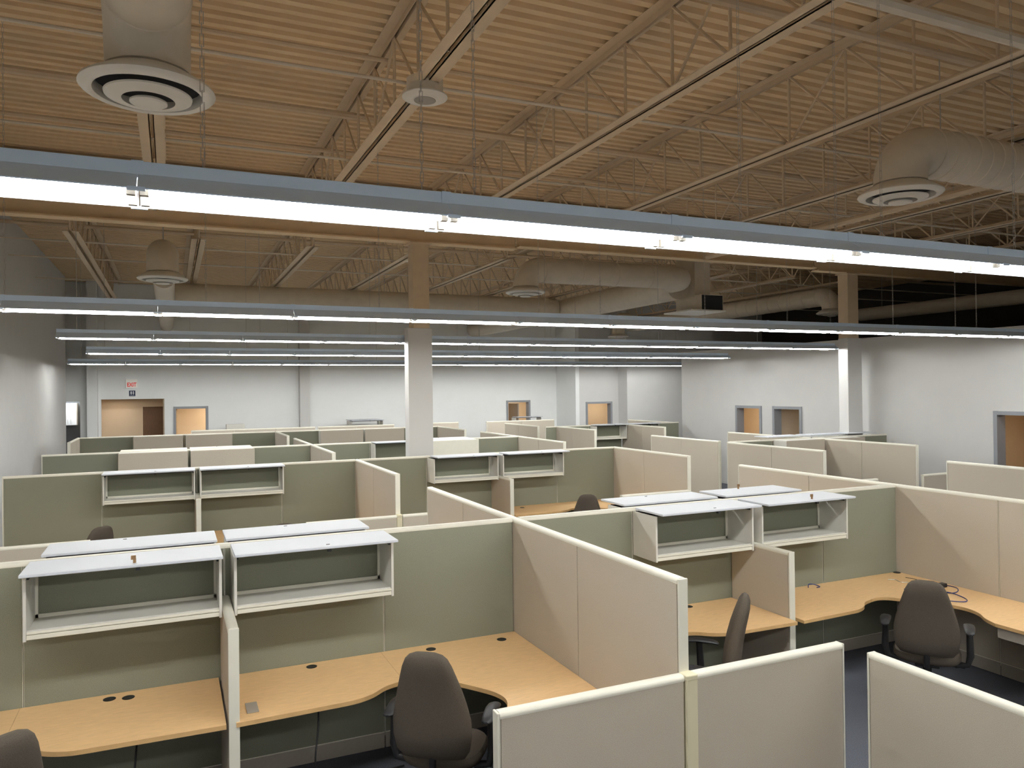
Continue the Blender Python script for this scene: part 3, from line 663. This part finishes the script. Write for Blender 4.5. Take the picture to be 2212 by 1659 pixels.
# ------------------------------------------------------------ task chairs
def ring(cx, cy, z, w, d, n=24, p=3.0, tilt=0):
    out = []
    for k in range(n):
        a = 2*PI*k/n; c, s = math.cos(a), math.sin(a)
        out.append(Vector((cx+w/2*math.copysign(abs(c)**(2/p), c), cy+d/2*math.copysign(abs(s)**(2/p), s), z)))
    return out
def make_chair():
    t = thing('task_chair', 'x', 'chair')
    bt = thing  # noqa
    # seat: faces +Y
    m = MB(); R = []
    for z, k in [(.43, .80), (.445, .93), (.47, 1.0), (.495, 1.0), (.513, .95), (.522, .80), (.525, .4)]:
        R.append(ring(0, .065, z, .50*k, .46*k, 28, 3.2))
    m.loft(R).build('seat', M['chair'], t, True)
    # backrest loft: z, width, thickness, y centre
    m = MB(); R = []
    for z, w_, d_, y_ in [(.535, .26, .03, -.195), (.55, .38, .07, -.205), (.60, .445, .105, -.225), (.69, .475, .125, -.235), (.78, .470, .125, -.245), (.88, .430, .12, -.262), (.98, .378, .112, -.283), (1.06, .330, .105, -.305), (1.12, .292, .095, -.322), (1.165, .25, .078, -.332), (1.19, .20, .055, -.336), (1.205, .12, .026, -.338)]:
        rr = ring(0, y_, z, w_, d_, 28, 2.7)
        for v in rr: v.y += .35*(v.x**2)          # wrap around the sitter
        R.append(rr)
    m.loft(R).build('backrest', M['chair'], t, True)
    MB().tube([(0, -.06, .42), (0, -.20, .44), (0, -.225, .50), (0, -.225, .60)], .022, 8).build('back_bracket', M['black'], t, True)
    for s in (-1, 1):
        a = MB()
        a.tube([(s*.20, .0, .42), (s*.29, -.01, .44), (s*.31, -.01, .52), (s*.305, -.0, .745)], [.022, .024, .028, .024], 10)
        a = a.build('arm_post', M['black'], t, True)
        p = MB(); R = []
        for k, (yy, w_, h_) in enumerate([(-.145, .03, .012), (-.135, .06, .024), (-.09, .075, .030), (.02, .085, .032), (.10, .08, .03), (.135, .06, .024), (.147, .03, .012)]):
            R.append([Vector((s*.305+w_/2*math.cos(2*PI*q/14), yy, .76+h_/2*math.sin(2*PI*q/14)-.02*(abs(yy)/.145)**2)) for q in range(14)])
        p.loft(R).build('arm_pad', M['blackgl'], t, True)
    MB().box(-.09, -.09, .395, .09, .10, .43, .01).build('seat_plate', M['black'], t)
    MB().tube([(.05, .02, .405), (.27, .03, .40)], .007, 6).build('lever', M['black'], t, True)
    MB().lathe([(.022, .10), (.022, .26), (.034, .26), (.034, .40)], n=16).build('gas_lift', M['black'], t, True)
    b = MB(); b.lathe([(.0001, .06), (.045, .065), (.05, .12), (.03, .13), (.0001, .13)], n=16)
    for k in range(5):
        a = 2*PI*k/5+.3
        b.tube([(.03*math.cos(a), .03*math.sin(a), .105), (.18*math.cos(a), .18*math.sin(a), .09), (.30*math.cos(a), .30*math.sin(a), .070)], [.026, .02, .014], 8)
    b.build('star_base', M['black'], t, True)
    for k in range(5):
        a = 2*PI*k/5+.3; x, y_ = .30*math.cos(a), .30*math.sin(a)
        MB().tube([(x-.022*math.sin(a), y_+.022*math.cos(a), .027), (x+.022*math.sin(a), y_-.022*math.cos(a), .027)], .027, 12).build('caster', M['black'], t, True)
    return t
proto = make_chair()
spots = [(1.50, 4.43, -35, 1.0, 'brown-grey task chair at the centre desk, largest in view'), (5.695, 4.345, -53, .95, 'brown-grey task chair by the blue cables at right desk'), (3.48, 4.50, 50, 1.0, 'brown-grey task chair seen side-on behind the low panels'),
         (-.86, 4.15, 35, 1.03, 'brown-grey task chair cut off at the lower left corner'), (-.98, 10.5, 40, .93, 'task chair back peeping above the left white lid'), (1.33, 10.1, -10, .88, 'task chair top barely showing over the centre white lid'), (5.98, 10.5, -25, .88, 'small round-backed task chair at the second row desk'),
         (7.45, 24.2, 20, 1.0, 'tiny distant task chair right of the central column')]
for i, (x, y_, r, zs, s) in enumerate(spots):
    o = proto if i == 0 else copy_tree(proto)
    o.location = (x, y_, 0); o.rotation_euler = (0, 0, math.radians(r)); o.scale = (1, 1, zs); o['label'] = s; o['group'] = 'brown-grey task chairs'

# ------------------------------------------------------------ cables
def cable(pts, r, m, label, n=6):
    tag(MB().tube(smooth_pts(pts, 8), r, n).build('cable', M[m], None, True), label, 'cable')
z = .7385
cable([(6.38, 5.10, z), (6.50, 4.98, z+.004), (6.66, 4.80, z), (6.84, 4.90, z+.006), (6.80, 5.14, z), (6.60, 5.12, z+.006), (6.46, 4.96, z), (6.36, 4.72, z), (6.46, 4.56, z+.004), (6.58, 4.62, z), (6.62, 4.80, z+.008), (6.52, 4.95, z+.01)], .0042, 'blue', 'blue network cable coiled on the right desk')
cable([(5.62, 5.55, z), (5.66, 5.58, z+.02), (5.72, 5.57, z+.012), (5.74, 5.52, z), (5.68, 5.50, z+.004)], .0042, 'blue', 'short blue cable loop at the left end of right desk')
cable([(6.78, 5.40, z), (6.80, 5.30, z), (6.74, 5.20, z+.004), (6.60, 5.22, z)], .003, 'black', 'thin black cord near the corner of right desk')
cable([(6.55, 5.42, z), (6.61, 5.38, z), (6.58, 5.30, z), (6.64, 5.26, z)], .003, 'steel', 'small silver cord scrap on the right desk')
cable([(.92, 5.50, .70), (.90, 5.30, .45), (.86, 5.20, .22), (.90, 5.22, .08), (1.1, 5.28, .012), (1.5, 5.30, .012)], .006, 'black', 'black power cord drooping under the centre desk')
cable([(-.20, 5.45, .70), (-.22, 5.25, .45), (-.24, 5.15, .2), (-.2, 5.2, .012)], .006, 'black', 'black power cord hanging under the left desk')
ad = thing('power_adapter', 'small black power adapter beside the blue cable coil', 'adapter', (6.76, 4.99, .7355))
MB().box(-.045, -.03, 0, .045, .03, .04, .008).build('body', M['black'], ad)
MB().tube([(.04, 0, .02), (.08, .02, .004)], .004, 6).build('lead', M['black'], ad)

# ------------------------------------------------------------ signs
ex = thing('exit_sign', 'white exit sign with red letters above the corridor opening', 'sign', (-1.085, YB, 2.856)); ex.scale = (.86, 1, .74)
MB().box(-.19, -.09, 0, .19, 0, .36, .01).build('box', M['signw'], ex)
def text(body, size, m, parent, loc, name):
    cu = bpy.data.curves.new(name, 'FONT'); cu.body = body; cu.size = size; cu.extrude = .003; cu.align_x = 'CENTER'; cu.align_y = 'CENTER'
    cu.offset = .004; cu.materials.append(m)
    tmp = bpy.data.objects.new(name, cu); C.objects.link(tmp); bpy.context.view_layer.update()
    me = bpy.data.meshes.new_from_object(tmp.evaluated_get(bpy.context.evaluated_depsgraph_get())); bpy.data.objects.remove(tmp)
    o = bpy.data.objects.new(name, me); C.objects.link(o); o.parent = parent; o.location = loc; o.rotation_euler = (PI/2, 0, 0); o.scale = (.72, 1.15, 1)
text('EXIT', .20, M['red'], ex, (0, -.094, .13), 'lettering')
rs = thing('restroom_sign', 'small navy restroom sign with two white figures below exit sign', 'sign', (-1.076, YB, 2.612)); rs.scale = (.85, 1, .68)
MB().box(-.10, -.02, 0, .10, 0, .25, .004).build('plate', M['navy'], rs)
fg = MB()
for s in (-.035, .035):
    fg.lathe([(.0001, .19), (.013, .195), (.016, .208), (.013, .222), (.0001, .226)], s, -.022, 12)
    if s < 0: fg.box(s-.022, -.024, .12, s+.022, -.0205, .186)
    else: fg.poly([(0, 0)], 0, 0) if False else fg.box(s-.017, -.024, .12, s+.017, -.0205, .186).box(s-.026, -.024, .12, s+.026, -.0205, .15)
    fg.box(s-.012, -.024, .07, s+.012, -.0205, .12)
fg.build('figures', M['white'], rs)
MB().box(-.07, -.024, .03, .07, -.0205, .036).build('braille_line', M['white'], rs)
